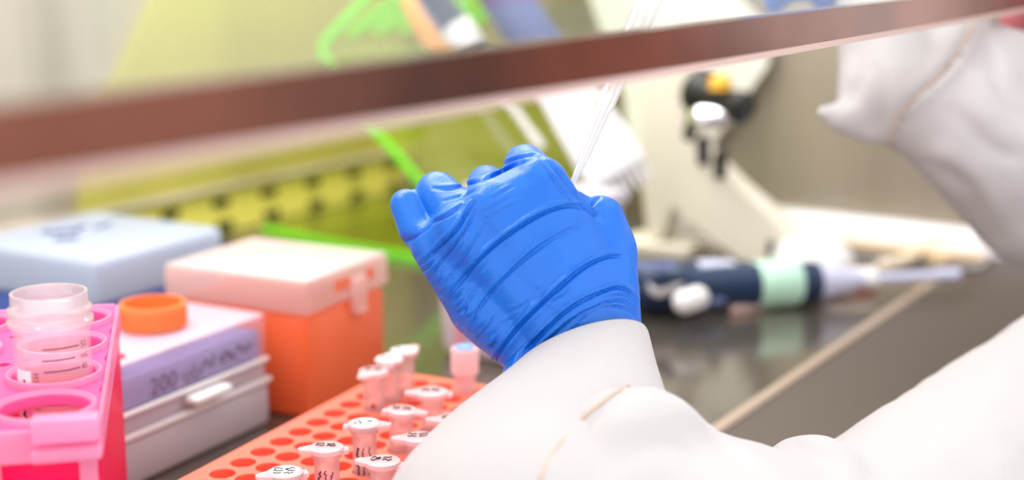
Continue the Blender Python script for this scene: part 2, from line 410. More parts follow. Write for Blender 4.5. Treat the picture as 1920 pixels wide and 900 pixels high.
# margin band between the hole field and the rounded outline, and outer skirt
inner = [V(x1, y0, zt), V(x1, y1, zt), V(x0, y1, zt), V(x0, y0, zt)]
outl = rrect(x0-mg, x1+mg, y0-mg, y1+mg, cr)
def nearest_in(p): return V(min(max(p.x, x0), x1), min(max(p.y, y0), y1), zt)
ob_ = [bm.verts.new((p.x, p.y, zt)) for p in outl]; ib_ = [bm.verts.new(nearest_in(p)) for p in outl]
lb_ = [bm.verts.new((p.x*1.004, p.y*1.004, zt-0.004)) for p in outl]; n = len(outl)
for k in range(n):
    j = (k+1) % n
    f = [ob_[k], ob_[j], ib_[j], ib_[k]]
    if (ib_[k].co-ib_[j].co).length < 1e-7: f = [ob_[k], ob_[j], ib_[k]]
    bm.faces.new(f); bm.faces.new((ob_[k], lb_[k], lb_[j], ob_[j]))
obj('perforated_top', bm, M['rack_salmon'], rk)
bm = B(); prism(bm, [(p.x, p.y, 0.0) for p in rrect(x0-mg+.0005, x1+mg-.0005, y0-mg+.0005, y1+mg-.0005, cr)], (0,0,0.030)); obj('rack_body', bm, M['rack_orange'], rk)
bm = B()
for k in range(n):
    pass
prism(bm, [(p.x*1.0, p.y*1.0, 0.030) for p in rrect(x0-mg-.0005, x1+mg+.0005, y0-mg-.0005, y1+mg+.0005, cr)], (0,0,0.0055)); obj('upper_skirt', bm, M['rack_orange'], rk)

# ------------------------------------------------------------------ microtubes
def microtube(name, cidx, ridx, h, tabdeg, label, sticker=True, ink='ink', seed=1, tilt=(0,0), writing=False, dot=False, lidr=0.0074):
    p = RO + Matrix.Rotation(TH, 3, 'Z') @ V(cidx*PX, -ridx*PY, 0.0365)
    mtx = Matrix.Translation(p) @ Matrix.Rotation(tilt[0], 4, 'X') @ Matrix.Rotation(tilt[1], 4, 'Y')
    t = empty(name, mtx=mtx, label=label, cat='tube', group='capped microtubes standing in the orange rack')
    bm = B(); lathe(bm, [(0.0052, -0.001), (0.0053, h-0.008), (0.0054, h-0.0035), (0.0062, h-0.0030), (0.0063, h-0.0012), (0.0054, h-0.001)], seg=28)
    obj('tube_body', bm, M['ep_body'], t, smooth='auto')
    lid = B(); lathe(lid, [(0.0045, h-0.001), (lidr*0.97, h-0.0008), (lidr, h+0.0002), (lidr*0.98, h+0.0012), (lidr*0.93, h+0.0014)], seg=32)
    a = math.radians(tabdeg); d = V(math.cos(a), math.sin(a), 0); s = V(-math.sin(a), math.cos(a), 0)
    tb = [d*(lidr*0.75)+s*0.0046, d*(lidr+0.0022)+s*0.0026, d*(lidr+0.0040)+s*0.0018, d*(lidr+0.0046), d*(lidr+0.0040)-s*0.0018, d*(lidr+0.0022)-s*0.0026, d*(lidr*0.75)-s*0.0046]
    prism(lid, [q+V(0,0,h-0.0004) for q in tb], (0,0,0.0014))
    # rear hinge
    hb = [-d*(lidr*0.8)+s*0.003, -d*(lidr+0.0018)+s*0.0024, -d*(lidr+0.0018)-s*0.0024, -d*(lidr*0.8)-s*0.003]
    prism(lid, [q+V(0,0,h-0.0016) for q in hb], (0,0,0.0018))
    lo = obj('lid', lid, M['ep_cap'], t, smooth='auto')
    if sticker:
        bm = B(); lathe(bm, [(0.0060, h+0.0014), (0.0060, h+0.0017)], seg=28); obj('round_sticker', bm, M['ep_white'], lo)
    bm = B(); q = V(0,0,h+0.0018)
    ex = RT; ey = FH
    for i, yy in enumerate((0.0024, 0.0, -0.0024)):
        if i < (3 if sticker else 2): scribble(bm, q+ey*yy, ex, ey, 0.0092, 0.0024, 6, 0.00022, seed*7+i, 2)
    obj('handwriting', bm, M[ink], lo)
    if writing:
        bm = B(); r = random.Random(seed)
        for j, off in enumerate((-0.0026, 0.0, 0.0024)):
            c = V(0,0,0) - FH*0.0054 + RT*off + FH*(abs(off)*0.30)
            scribble(bm, c+V(0,0,h*0.42), V(0,0,1), RT, h*0.62, 0.0013, 9, 0.00025 if j else 0.0004, seed*3+j, 2)
        obj('side_writing', bm, M['ink'] if writing == 1 else M['ink_magenta'], t)
    if dot:
        bm = B(); lathe(bm, [(0.0012, 0), (0.0012, 0.0004)], V(0,0,h*0.3)-FH*0.0056, -FH, 12); obj('red_dot', bm, M['ink_red'], t)
    return t
L_ = math.radians(0)
def dirdeg(img):  # tab direction: image left or right, as a heading on the rack
    v = RT if img == 'r' else -RT
    return math.degrees(math.atan2(v.y, v.x))
microtube('microtube', -2, 4, 0.023, dirdeg('l')+20, 'nearest microtube with round white handwritten sticker, cut by the bottom picture edge', True, seed=3)
microtube('microtube', 0, 4, 0.0235, dirdeg('l')+8, 'microtube with grey writing across its lid and violet marks on its body', False, seed=5, writing=2)
microtube('microtube', 2, 4, 0.0245, dirdeg('r'), 'white-lidded microtube with black and red lettering down its pink body', True, seed=8, writing=1)
microtube('microtube', 4, 4, 0.0215, dirdeg('r')-8, 'tilted-lid microtube with plain pink body behind the one with lettering', False, seed=11, tilt=(0.05, 0.04))
microtube('microtube', 6, 4, 0.0215, dirdeg('l'), 'wide-lidded microtube with bold dark handwriting on the lid, in front of the blue-capped vial', False, seed=13, lidr=0.0082)
microtube('microtube', 7, 1, 0.0220, dirdeg('l')+60, 'microtube with a small red dot, nearest of the three at back left', False, seed=15, dot=True)
microtube('microtube', 8, 1, 0.0240, dirdeg('r')+90, 'white-lidded microtube, middle of the three at the back left of the rack', True, seed=17)
microtube('microtube', 9, 1, 0.0245, dirdeg('r')+60, 'white flat-lidded microtube, farthest of the three at the back left of the rack', True, seed=19)
microtube('microtube', 4, 6, 0.0215, dirdeg('l'), 'microtube half hidden by the white sleeve, farthest of the three along the sleeve', False, seed=21)
microtube('microtube', 2, 6, 0.0225, dirdeg('l'), 'microtube with dark lid mark, middle of the three along the white sleeve', False, seed=23)
microtube('microtube', 0, 6, 0.0220, dirdeg('l')-10, 'microtube with black scribbled lid, nearest of the three along the white sleeve', False, seed=25)
p = RO + Matrix.Rotation(TH, 3, 'Z') @ V(10*PX, -3*PY, 0.0365)
t = empty('cryo_vial', p, label='pale screw-cap vial with a blue cap insert standing alone at the rack back', cat='vial')
bm = B(); lathe(bm, [(0.0050, -0.001), (0.0054, 0.011), (0.0056, 0.012)], seg=28); obj('vial_body', bm, M['ep_cap'], t, smooth='auto')
bm = B(); lathe(bm, [(0.0056, 0.0121), (0.0072, 0.0135), (0.0074, 0.0255), (0.0070, 0.0265)], seg=28); c = obj('screw_cap', bm, M['ep_cap'], t, smooth='auto')
bm = B(); lathe(bm, [(0.0048, 0.0265), (0.0048, 0.0275), (0.0042, 0.0278)], seg=28); obj('blue_insert', bm, M['cryo_blue'], c, smooth='auto')

# ------------------------------------------------------------------ orange tip box with frosted lid
ang = math.radians(6)
ob = empty('orange_tip_box', (0.626, 0.5655, 0), ang, label='bright orange pipette tip box with frosted pinkish lid and front latch', cat='tip box')
SX, SY = 0.088, 0.102
bm = B(); box(bm, (0,0,0.031), (SX*0.965, SY*0.965, 0.062), bev=0.005); obj('box_base', bm, M['box_orange'], ob, smooth='auto')
bm = B()
vs = box(bm, (0,0,0.0715), (SX, SY, 0.019), bev=0.003, seg=3); obj('lid', bm, M['lid_pink'], ob, smooth='auto')
bm = B(); box(bm, (0,0,0.0815), (SX*0.98, SY*0.98, 0.0015), bev=0.0006); obj('lid_top', bm, M['lid_frost'], ob, smooth='auto')
bm = B(); box(bm, (0.008,-SY/2-0.001,0.0640), (0.014, 0.004, 0.021), bev=0.0015); box(bm, (0.008,-SY/2-0.003,0.0545), (0.010, 0.003, 0.003), bev=0.001); obj('latch', bm, M['lid_pink'], ob, smooth='auto')
for x_, w_ in ((-0.012, .006), (-0.004, .005), (0.022, .006)):
    bm = B(); box(bm, (x_, -SY/2-0.0003, 0.0735), (w_, 0.0008, 0.007)); obj('raised_mark', bm, M['box_orange'], ob)

# ------------------------------------------------------------------ white tip box "200 uL"
wbx = empty('white_tip_box', (0.512, 0.5675, 0), math.radians(4), label='white tip box with clear lid over a lavender rack marked 200 uL', cat='tip box')
SX, SY = 0.122, 0.086
bm = B(); box(bm, (0,0,0.0135), (SX, SY, 0.027), bev=0.004); obj('box_base', bm, M['white_box'], wbx, smooth='auto')
bm = B(); box(bm, (0,0,0.0325), (SX*0.975, SY*0.97, 0.012), bev=0.002); obj('middle_tray', bm, mat('tray_mauve', srgb(212, 200, 212), 0.4, transl=0.2), wbx, smooth='auto')
bm = B(); box(bm, (0,0,0.0515), (SX*0.99, SY*0.99, 0.0255), bev=0.004, seg=3); ld = obj('lid', bm, M['lid_clear'], wbx, smooth='auto')
bm = B(); box(bm, (-0.002,0,0.0480), (SX*0.94, SY*0.955, 0.017), bev=0.002); ins = obj('tip_insert', bm, M['lavender'], wbx, smooth='auto')
bm = B()
lb = text_bm('200 uL', 0.0140); lb.transform(Matrix.Translation((-0.034,-SY*0.955/2-0.0008,0.0425)) @ Matrix.Rotation(PI/2, 4, 'X')); obj('box_lettering', lb, M['ink_violet'], ins)
bm = B(); scribble(bm, (0.020,-SY*0.955/2-0.0008,0.0485), (1,0,0), (0,0,1), 0.034, 0.009, 8, 0.0006, 4, 2); scribble(bm, (0.043,-SY*0.955/2-0.0008,0.0500), (1,0,0), (0,0,1), 0.016, 0.006, 7, 0.0006, 9, 1); obj('handwriting', bm, M['ink_violet'], ins)
bm = B(); box(bm, (0.004,-SY/2-0.004,0.0345), (0.030, 0.010, 0.0045), bev=0.002); obj('front_latch', bm, M['white'], wbx, smooth='auto')
bm = B(); box(bm, (0,-SY/2-0.0006,0.0272), (SX*0.99, 0.0035, 0.003), bev=0.0012); box(bm, (0,-SY/2-0.0004,0.0392), (SX*0.97, 0.003, 0.0025), bev=0.001); obj('rim', bm, M['white'], wbx, smooth='auto')
bm = B(); box(bm, (0,0,0.0640), (SX*0.975, SY*0.97, 0.0012), bev=0.0004); obj('lid_top', bm, mat('lid_top_pinkish', srgb(250, 232, 240), 0.25, alpha=0.6, transl=0.4), wbx, smooth='auto')
bm = B(); lathe(bm, [(0.0042, 0.0646), (0.0042, 0.0652)], (-0.043, -0.030, 0), seg=20); obj('red_mark', bm, M['ink_red'], wbx)

# orange screw cap on the lid
p = PL(288, 612, 2, 0.0647)
cp = empty('orange_screw_cap', p, label='round orange tube cap lying open side up on the white tip box', cat='cap')
bm = B(); R_ = 0.0178
lathe(bm, [(R_-0.001, 0.0), (R_, 0.001), (R_, 0.0125), (R_-0.0006, 0.0135), (R_-0.0022, 0.0135), (R_-0.0024, 0.003), (0.0001, 0.003)], seg=48, c0=True, c1=True)
obj('cap_shell', bm, M['cap_orange'], cp, smooth='auto')
bm = B()
for k in range(60):
    a = 2*PI*k/60; box(bm, (math.cos(a)*R_, math.sin(a)*R_, 0.006), (0.0006, 0.0006, 0.009), rz=a)
obj('grip_ribs', bm, M['cap_orange'], cp)

# ------------------------------------------------------------------ pale blue tip box
bb = empty('blue_tip_box', (0.641, 0.7425, 0), math.radians(3), label='pale blue-white lidded tip box with dark blue scribble on top, at the far left', cat='tip box')
SX, SY = 0.122, 0.122
bm = B(); box(bm, (0,0,0.022), (SX*0.96, SY*0.96, 0.044), bev=0.004); obj('box_base', bm, M['blue_base'], bb, smooth='auto')
bm = B(); box(bm, (0,0,0.0595), (SX, SY, 0.031), bev=0.006, seg=3); obj('lid', bm, M['blue_lid'], bb, smooth='auto')
bm = B(); scribble(bm, (0.005, 0.018, 0.0754), (0.9,-0.45,0), (0.45,0.9,0), 0.05, 0.013, 9, 0.0012, 3, 3); scribble(bm, (-0.024, 0.000, 0.0754), (0.9,-0.45,0), (0.45,0.9,0), 0.015, 0.007, 6, 0.0016, 5, 1); obj('handwriting', bm, M['ink_blue'], bb)

# ------------------------------------------------------------------ pink 50 mL tube rack
TC = D(102, 706, 0.545)           # centre of the occupied hole on the rack top
YAW = PSI + math.radians(13)
zt = TC.z
pr = empty('pink_tube_rack', (TC.x, TC.y, 0), YAW, label='glossy translucent pink conical tube rack in the near left corner', cat='tube rack')
# local x = away from the camera, y = to the left
def ringplate(bm, holes, x0, x1, y0, y1, zt, th, r, ns=40):
    cells = []
    ys = sorted({h[1] for h in holes}); xs = sorted({h[0] for h in holes})
    xb = [x0]+[(a+b)/2 for a, b in zip(xs, xs[1:])]+[x1]; yb = [y0]+[(a+b)/2 for a, b in zip(ys, ys[1:])]+[y1]
    for i, cx in enumerate(xs):
        for j, cy in enumerate(ys):
            ax, bx, ay, by = xb[i], xb[i+1], yb[j], yb[j+1]
            o_, c_, o2, c2 = [], [], [], []
            for k in range(ns):
                a = 2*PI*(k+0.5)/ns; c, s = math.cos(a), math.sin(a)
                tx = ((bx-cx) if c > 0 else (cx-ax))/max(abs(c), 1e-9); ty = ((by-cy) if s > 0 else (cy-ay))/max(abs(s), 1e-9)
                q = min(tx, ty); o_.append(bm.verts.new((cx+c*q, cy+s*q, zt))); c_.append(bm.verts.new((cx+c*r, cy+s*r, zt))); c2.append(bm.verts.new((cx+c*r, cy+s*r, zt-th)))
                o2.append(bm.verts.new((cx+c*q, cy+s*q, zt-th)))
            for k in range(ns):
                m = (k+1) % ns; bm.faces.new((o_[k], o_[m], c_[m], c_[k])); bm.faces.new((c_[k], c_[m], c2[m], c2[k])); bm.faces.new((o2[m], o2[k], c2[k], c2[m]))
PH = 0.041
holes = [(i*PH, j*PH) for i in (-1, 0, 1, 2) for j in (0, 1)]
X0, X1, Y0, Y1 = -PH-0.0188, 2*PH+0.026, -0.0182, PH+0.026
bm = B(); ringplate(bm, holes, X0, X1, Y0, Y1, zt, 0.003, 0.0158)
obj('top_plate', bm, M['pink'], pr)
for (hx, hy) in holes:
    bm = B(); lathe(bm, [(0.0158, -0.004), (0.0176, -0.004), (0.0180, 0.0005), (0.0177, 0.0024), (0.0168, 0.0026), (0.0158, 0.001)], (hx, hy, zt), seg=48, c0=False, c1=False); obj('hole_collar', bm, M['pink_pale'], pr, smooth='auto')
bm = B()
for (cx_, cy_, sx_, sy_) in ((X0-0.0012, (Y0+Y1)/2, 0.0024, Y1-Y0), (X1+0.0012, (Y0+Y1)/2, 0.0024, Y1-Y0), ((X0+X1)/2, Y1+0.001, X1-X0, 0.002), ((X0+X1)/2, Y0-0.001, X1-X0, 0.002)): box(bm, (cx_, cy_, zt-0.006), (sx_, sy_, 0.012), bev=0.0008)
obj('top_band', bm, M['pink_pale'], pr)
bm = B(); box(bm, (X0-0.003, Y0+0.0095, zt+0.0005), (0.009, 0.0225, 0.0085), bev=0.0012); box(bm, (X0-0.0045, Y0+0.0095, zt-0.0080), (0.010, 0.0235, 0.0045), bev=0.0015); obj('front_clip', bm, M['pink_pale'], pr, smooth='auto')
# lower walls, deep pink
bm = B()
zl = zt-0.012
box(bm, ((X0+X1)/2, Y0, zl/2), (X1-X0, 0.0018, zl)); box(bm, ((X0+X1)/2, Y1, zl/2), (X1-X0, 0.0018, zl)); box(bm, (X1, (Y0+Y1)/2, zl/2), (0.0018, Y1-Y0, zl)); box(bm, (X0+0.0005, (Y0+Y1)/2, zl/2), (0.0018, Y1-Y0, zl)); obj('lower_walls', bm, M['pink_deep'], pr)
bm = B(); box(bm, ((X0+X1)/2, (Y0+Y1)/2, 0.0015), (X1-X0, Y1-Y0, 0.003)); obj('bottom_plate', bm, M['pink_deep'], pr)
bm = B(); box(bm, (X0-0.0015, 0.0165, zl/2), (0.002, 0.0055, zl)); box(bm, (X0-0.0015, Y0+0.003, zl/2), (0.002, 0.006, zl)); obj('front_rib', bm, M['pink_pale'], pr)

# 50 mL tube
tb = empty('conical_tube', (TC.x, TC.y, zt-0.079), PSI+math.radians(18), label='open clear conical tube with pink graduations standing in the pink rack', cat='tube')
hh = 0.079+0.0335; r = 0.0142
bm = B(); lathe(bm, [(0.003, 0.0), (r, 0.016), (r, hh-0.0125), (r, hh-0.0122)], seg=64, c1=False); lathe(bm, [(0.002, 0.001), (r-0.0012, 0.0165), (r-0.0012, hh-0.001)], seg=64, c1=False, c0=False); obj('tube_wall', bm, M['tube_clear'], tb, smooth='auto')
bm = B(); prof = [(r, hh-0.0122), (r+0.0016, hh-0.0118), (r+0.0017, hh-0.0104), (r+0.0002, hh-0.0092), (r+0.0002, hh-0.0078), (r+0.0014, hh-0.0070), (r+0.0014, hh-0.0060), (r+0.0001, hh-0.0048), (r, hh), (r-0.0012, hh), (r-0.0012, hh-0.004)]
lathe(bm, prof, seg=64, c0=False, c1=False); obj('threaded_rim', bm, M['tube_rim'], tb, smooth='auto')
def wrapped(bm0, ang0, z0, rr=r+0.00012):
    """bend flat lettering (x along the arc, y up) round the tube; ang 0 faces the camera"""
    for v in bm0.verts:
        a = PI + (ang0 + v.co.x)/rr; v.co = V(math.cos(a)*rr, math.sin(a)*rr, z0+v.co.y)
    return bm0
# local x = FH (away) so the front is -x; image right is -y -> angle grows to the right
def zpx(y): return 0  # (unused)
z50 = 0.079+0.0335-0.0188
dz = 0.0087
marks = B()
def line(x0, x1, z, t=0.00026):
    n = 10; top = [marks.verts.new(V(x0+(x1-x0)*k/n, t, 0)) for k in range(n+1)]; bot = [marks.verts.new(V(x0+(x1-x0)*k/n, -t, 0)) for k in range(n+1)]
    for k in range(n): marks.faces.new((bot[k], bot[k+1], top[k+1], top[k]))
    for v in top+bot:
        a = PI + v.co.x/(r+0.0001); v.co = V(math.cos(a)*(r+0.0001), math.sin(a)*(r+0.0001), z+v.co.y)
for k in range(16):
    z = z50-k*dz/2
    if z < 0.02: break
    line(-0.0035 if k % 2 == 0 else -0.004, 0.0105 if k % 2 == 0 else 0.0085, z)
obj('graduation_lines', marks, M['ink_magenta'], tb)
num = B()
for i, s in enumerate(('50', '45', '40', '35', '30', '25', '20', '15')):
    t_ = wrapped(text_bm(s, 0.0036), 0.0112, z50-i*dz-0.0012); me = bpy.data.meshes.new('x'); t_.to_mesh(me); t_.free(); num.from_mesh(me)
t_ = wrapped(text_bm('mL', 0.0036), 0.0112, z50-0.5*dz-0.0012); me = bpy.data.meshes.new('x'); t_.to_mesh(me); t_.free(); num.from_mesh(me)
obj('graduation_numbers', num, M['ink_magenta'], tb)
# white writing patch with pen marks at its left
bm = B(); n = 10; rr = r+0.00008
lo = [bm.verts.new(V(math.cos(PI+x/rr)*rr, math.sin(PI+x/rr)*rr, 0.045)) for x in np.linspace(-0.0165, -0.0088, n)]
hi = [bm.verts.new(V(math.cos(PI+x/rr)*rr, math.sin(PI+x/rr)*rr, z50-0.0085)) for x in np.linspace(-0.0165, -0.0088, n)]
for k in range(n-1): bm.faces.new((lo[k], lo[k+1], hi[k+1], hi[k]))
pt = obj('writing_patch', bm, M['tube_label'], tb)
bm = B()
rnd = random.Random(5)
pts = []
for k in range(16):
    x = -0.0125+rnd.uniform(-0.0016, 0.0016); a = PI+x/rr; pts.append(V(math.cos(a)*(rr+.0002), math.sin(a)*(rr+.0002), z50-0.012-k*0.00105))
tube(bm, spline3(pts, 4), 0.00032, 5); obj('handwriting', bm, M['ink'], pt)
lt = text_bm('MT 4.0 +1.5', 0.003); lt.transform(Matrix.Rotation(-PI/2, 4, 'Z')); lt = wrapped(lt, -0.0078, z50-0.009); obj('side_print', lt, M['ink_magenta'], tb)

# ------------------------------------------------------------------ frosted container behind the hand
A0 = PL(800, 705, 2, 0)
fc = empty('frosted_container', (0.770, 0.487, 0), math.radians(0), label='low frosted white plastic container with a pink stripe, behind the blue-capped vial', cat='container')
bm = B(); box(bm, (0, 0, 0.032), (0.07, 0.085, 0.064), bev=0.008, seg=3, taper=0.94); obj('container_body', bm, M['frost_white'], fc, smooth='auto')
bm = B(); box(bm, (0, 0, 0.068), (0.075, 0.090, 0.009), bev=0.003, seg=2); obj('container_lid', bm, M['white'], fc, smooth='auto')
bm = B(); box(bm, (-0.0352, 0.022, 0.030), (0.0015, 0.004, 0.050)); obj('pink_stripe', bm, mat('stripe_pink', srgb(244, 150, 170), 0.5), fc)

tbx = empty('storage_box', (0.885, 0.535, 0), label='tall white storage box hidden behind the fist, only its lid showing between the fingers', cat='box')
bm = B(); box(bm, (0, 0, 0.041), (0.045, 0.110, 0.082), bev=0.006, seg=3, taper=0.94); obj('box_body', bm, M['white_box'], tbx, smooth='auto')
bm = B(); box(bm, (0, 0, 0.086), (0.050, 0.116, 0.010), bev=0.003, seg=2); obj('box_lid', bm, M['white_box'], tbx, smooth='auto')

# ------------------------------------------------------------------ green acrylic pipette rack (bent sheet) and pipettes on it
GX0, GX1 = 0.955, 1.215
gr = empty('acrylic_pipette_rack', (GX0, 0.75, 0), label='bent fluorescent green acrylic pipette rack with glowing cut edges, against the back', cat='rack')
prof = [(0.88, 0.012), (0.80, 0.0075), (0.725, 0.0065), (0.672, 0.0075), (0.662, 0.014), (0.668, 0.026), (0.7045, 0.067), (0.7687, 0.1235), (0.799, 0.159), (0.806, 0.172), (0.802, 0.186), (0.763, 0.2186), (0.735, 0.245), (0.72, 0.262)]
cv = catmull(prof, 5)
th = 0.0055
def offset_poly(cv, th):
    out = []
    for i in range(len(cv)):
        a = cv[max(i-1, 0)]; b = cv[min(i+1, len(cv)-1)]; d = b-a; d = d/np.linalg.norm(d); nrm = np.array([-d[1], d[0]]); out.append(cv[i]+nrm*th)
    return out
def sheet(bm, x0, x1, cv, th):
    off = offset_poly(cv, th); R = []
    for x in (x0, x1):
        R.append(([bm.verts.new((x, p[0], p[1])) for p in cv], [bm.verts.new((x, p[0], p[1])) for p in off]))
    n = len(cv)
    for i in range(n-1):
        (a, b), (c, d) = R[0], R[1]
        bm.faces.new((a[i], a[i+1], c[i+1], c[i])); bm.faces.new((b[i], d[i], d[i+1], b[i+1]))
    for i in range(n-1):
        for (a, b) in R: bm.faces.new((a[i], b[i], b[i+1], a[i+1]))
    for i in (0, n-1):
        (a, b), (c, d) = R[0], R[1]; bm.faces.new((a[i], b[i], d[i], c[i]))
bm = B(); sheet(bm, GX0+0.0015, GX1, cv, th); obj('bent_sheet', bm, M['acrylic'], gr, world=True)
bm = B(); sheet(bm, GX0, GX0+0.0030, cv, th+0.0008); obj('bright_edge', bm, M['acrylic_edge'], gr, world=True, label='glowing lime green cut edge')
# cross shelf with bright front edge
bm = B(); box(bm, ((GX0+GX1)/2, 0.752, 0.1175), (GX1-GX0, 0.004, 0.0022)); obj('shelf_edge', bm, mat('acrylic_rim', srgb(214, 240, 70), 0.3, transl=0.3), gr, world=True)
bm = B(); box(bm, ((GX0+GX1)/2, 0.775, 0.1165), (GX1-GX0, 0.05, 0.003)); obj('shelf', bm, M['acrylic'], gr, world=True)
# holder prongs curling forward at the top
for k in range(6):
    x = GX0+0.036+k*0.038
    bm = B(); pc = [V(x, 0.800, 0.186), V(x, 0.772, 0.203), V(x, 0.742, 0.222), V(x, 0.728, 0.243), V(x, 0.722, 0.262)]
    tube(bm, spline3(pc, 5), 0.0042, 8); obj('holder_prong', bm, M['acrylic_edge'], gr, world=True)

# acrylic sheet against the back wall, its tint partly painted yellow-green reflection on steel
bp = empty('acrylic_sheet', (1.0, 0.921, 0.0475), label='large translucent acrylic sheet on the back wall ledge, its yellow-green partly standing for reflections', cat='sheet')
bm = B(); prism(bm, [V(PL(150, 385, 1, 0.921).x, 0.921, 0.0475), PL(152, 285, 1, 0.921), PL(300, -40, 1, 0.921), V(1.244, 0.921, 0.40), V(1.244, 0.921, 0.0475)], (0, 0.004, 0)); obj('sheet_body', bm, M['acrylic_back'], bp, world=True)

def pipette(name, A, Bp, label, handle='navy', band='mint', shaft='lilac', up=V(0,0,1), scale=1.0, knob='white', cone=0.009, group=None):
    """micropipette from its plunger end A to its tip B"""
    A = Vector(A); Bp = Vector(Bp); d = Bp-A; L = d.length; z = d.normalized(); x = (up - z*up.dot(z)).normalized(); y = z.cross(x)
    mtx = Matrix(((z.x, y.x*-1, x.x, A.x), (z.y, y.y*-1, x.y, A.y), (z.z, y.z*-1, x.z, A.z), (0,0,0,1)))
    if mtx.determinant() < 0: mtx = Matrix(((z.x, y.x, x.x, A.x), (z.y, y.y, x.y, A.y), (z.z, y.z, x.z, A.z), (0,0,0,1)))
    t = empty(name, mtx=mtx, label=label, cat='pipette', group=group)
    ax = (1,0,0); s = scale
    bm = B(); lathe(bm, [(0.0050*s, 0.0), (0.0062*s, 0.001), (0.0062*s, 0.008), (0.0045*s, 0.009), (0.003*s, 0.010), (0.003*s, 0.020)], axis=ax, seg=24); obj('plunger', bm, M[knob], t, smooth='auto')
    bm = B(); lathe(bm, [(0.008*s, 0.018), (0.0115*s, 0.021), (0.0128*s, 0.035), (0.0118*s, 0.06), (0.0125*s, 0.085), (0.0132*s, L*0.40), (0.0125*s, L*0.575)], axis=ax, seg=28)
    # finger rest
    tube(bm, [V(0.030,0,0.010*s), V(0.030,0,0.020*s), V(0.036,0,0.027*s), V(0.048,0,0.029*s)], [0.006*s, 0.005*s, 0.0045*s, 0.003*s], 10)
    hd = obj('handle', bm, M[handle], t, smooth='auto')
    bm = B(); box(bm, (0.066, -0.0105*s, 0.004), (0.034, 0.004*s, 0.010*s), bev=0.0012); obj('display_window', bm, M['slate'], hd, smooth='auto')
    bm = B(); lathe(bm, [(0.0140*s, L*0.40), (0.0145*s, L*0.41), (0.0140*s, L*0.51), (0.0130*s, L*0.52)], axis=ax, seg=28); obj('grip_band', bm, M[band], t, smooth='auto')
    bm = B(); lathe(bm, [(0.0118*s, L*0.572), (0.0115*s, L*0.60), (cone*s, L*0.64), (0.0055*s, L*0.70), (0.0045*s, L*0.72)], axis=ax, seg=24); obj('nose_cone', bm, M[shaft], t, smooth='auto')
    bm = B(); lathe(bm, [(0.0048*s, L*0.715), (0.0062*s, L*0.72), (0.0062*s, L*0.745), (0.0040*s, L*0.755)], axis=ax, seg=20); obj('collar', bm, M['white'], t, smooth='auto')
    bm = B(); lathe(bm, [(0.0034*s, L*0.75), (0.0032*s, L*0.93), (0.0042*s, L*0.94), (0.0038*s, L)], axis=ax, seg=20); obj('tip_shaft', bm, M[shaft], t, smooth='auto')
    return t
# two micropipettes lying on the steel
pl1 = pipette('micropipette', V(0.880, 0.476, 0.0195), V(1.083, 0.283, 0.0165), scale=1.22, label= 'navy micropipette with mint green band lying on the steel surface, tip over the grille', up=V(-0.6,-0.6,0.5))
for (px_, py_, dd) in ((1284, 566, 0.992), (1236, 536, 1.02)):
    bm = B(); c_ = D(px_, py_, dd); capsule(bm, c_, c_+V(0.012, -0.004, 0.001), 0.0085, 0.0085); obj('white_knob', bm, M['white'], pl1, world=True, smooth='auto')
pipette('micropipette', V(0.898, 0.520, 0.0160), V(1.075, 0.345, 0.0125), label= 'navy and white micropipette lying behind the one with the mint band', handle='navy', band='lilac', shaft='white', up=V(0.5,0.6,0.5), knob='yellow')
# pipettes resting on the acrylic rack
d1 = (D(1010, 268, 1.19)-D(830, 20, 1.19)).normalized()
pipette('micropipette', D(742, -104, 1.15), D(1016, 278, 1.15), 'micropipette with white shaft hanging slanted on the green rack, left of the wide one', handle='navy', band='white', shaft='white', up=-FH)
# multichannel pipette: navy handle, wide white manifold
mA = D(915, -60, 1.11); mB = D(1100, 235, 1.11)
mz = (mB-mA).normalized(); mx = (-FH - mz*(-FH).dot(mz)).normalized(); my = mx.cross(mz)
mp = empty('multichannel_pipette', mtx=Matrix(((mz.x, my.x, mx.x, mA.x), (mz.y, my.y, mx.y, mA.y), (mz.z, my.z, mx.z, mA.z), (0,0,0,1))), label='multichannel pipette with slate blue handle and wide white head resting on the green rack', cat='pipette')
bm = B(); lathe(bm, [(0.010, 0.0), (0.017, 0.004), (0.020, 0.02), (0.019, 0.05), (0.021, 0.075), (0.017, 0.085)], axis=(1,0,0), seg=28); obj('handle', bm, M['slate'], mp, smooth='auto')
bm = B(); lathe(bm, [(0.008, -0.014), (0.008, -0.004), (0.004, -0.003), (0.004, 0.004)], axis=(1,0,0), seg=20); obj('plunger', bm, M['navy'], mp, smooth='auto')
bm = B(); prism(bm, [V(0.083, -0.010, -0.008), V(0.083, 0.012, -0.008), V(0.100, 0.023, -0.008), V(0.192, 0.026, -0.008), V(0.192, -0.026, -0.008), V(0.100, -0.020, -0.008)], (0,0,0.016)); bmesh.ops.bevel(bm, geom=list(bm.edges), offset=0.003, segments=2, affect='EDGES'); obj('manifold', bm, M['white'], mp, smooth='auto')
for k in range(8):
    bm = B(); lathe(bm, [(0.0026, 0.191), (0.0022, 0.199), (0.0006, 0.209)], (1e-9, -0.0210+k*0.0060, 0), (1,0,0), 12); obj('tip_cone', bm, M['white'], mp, smooth='auto')
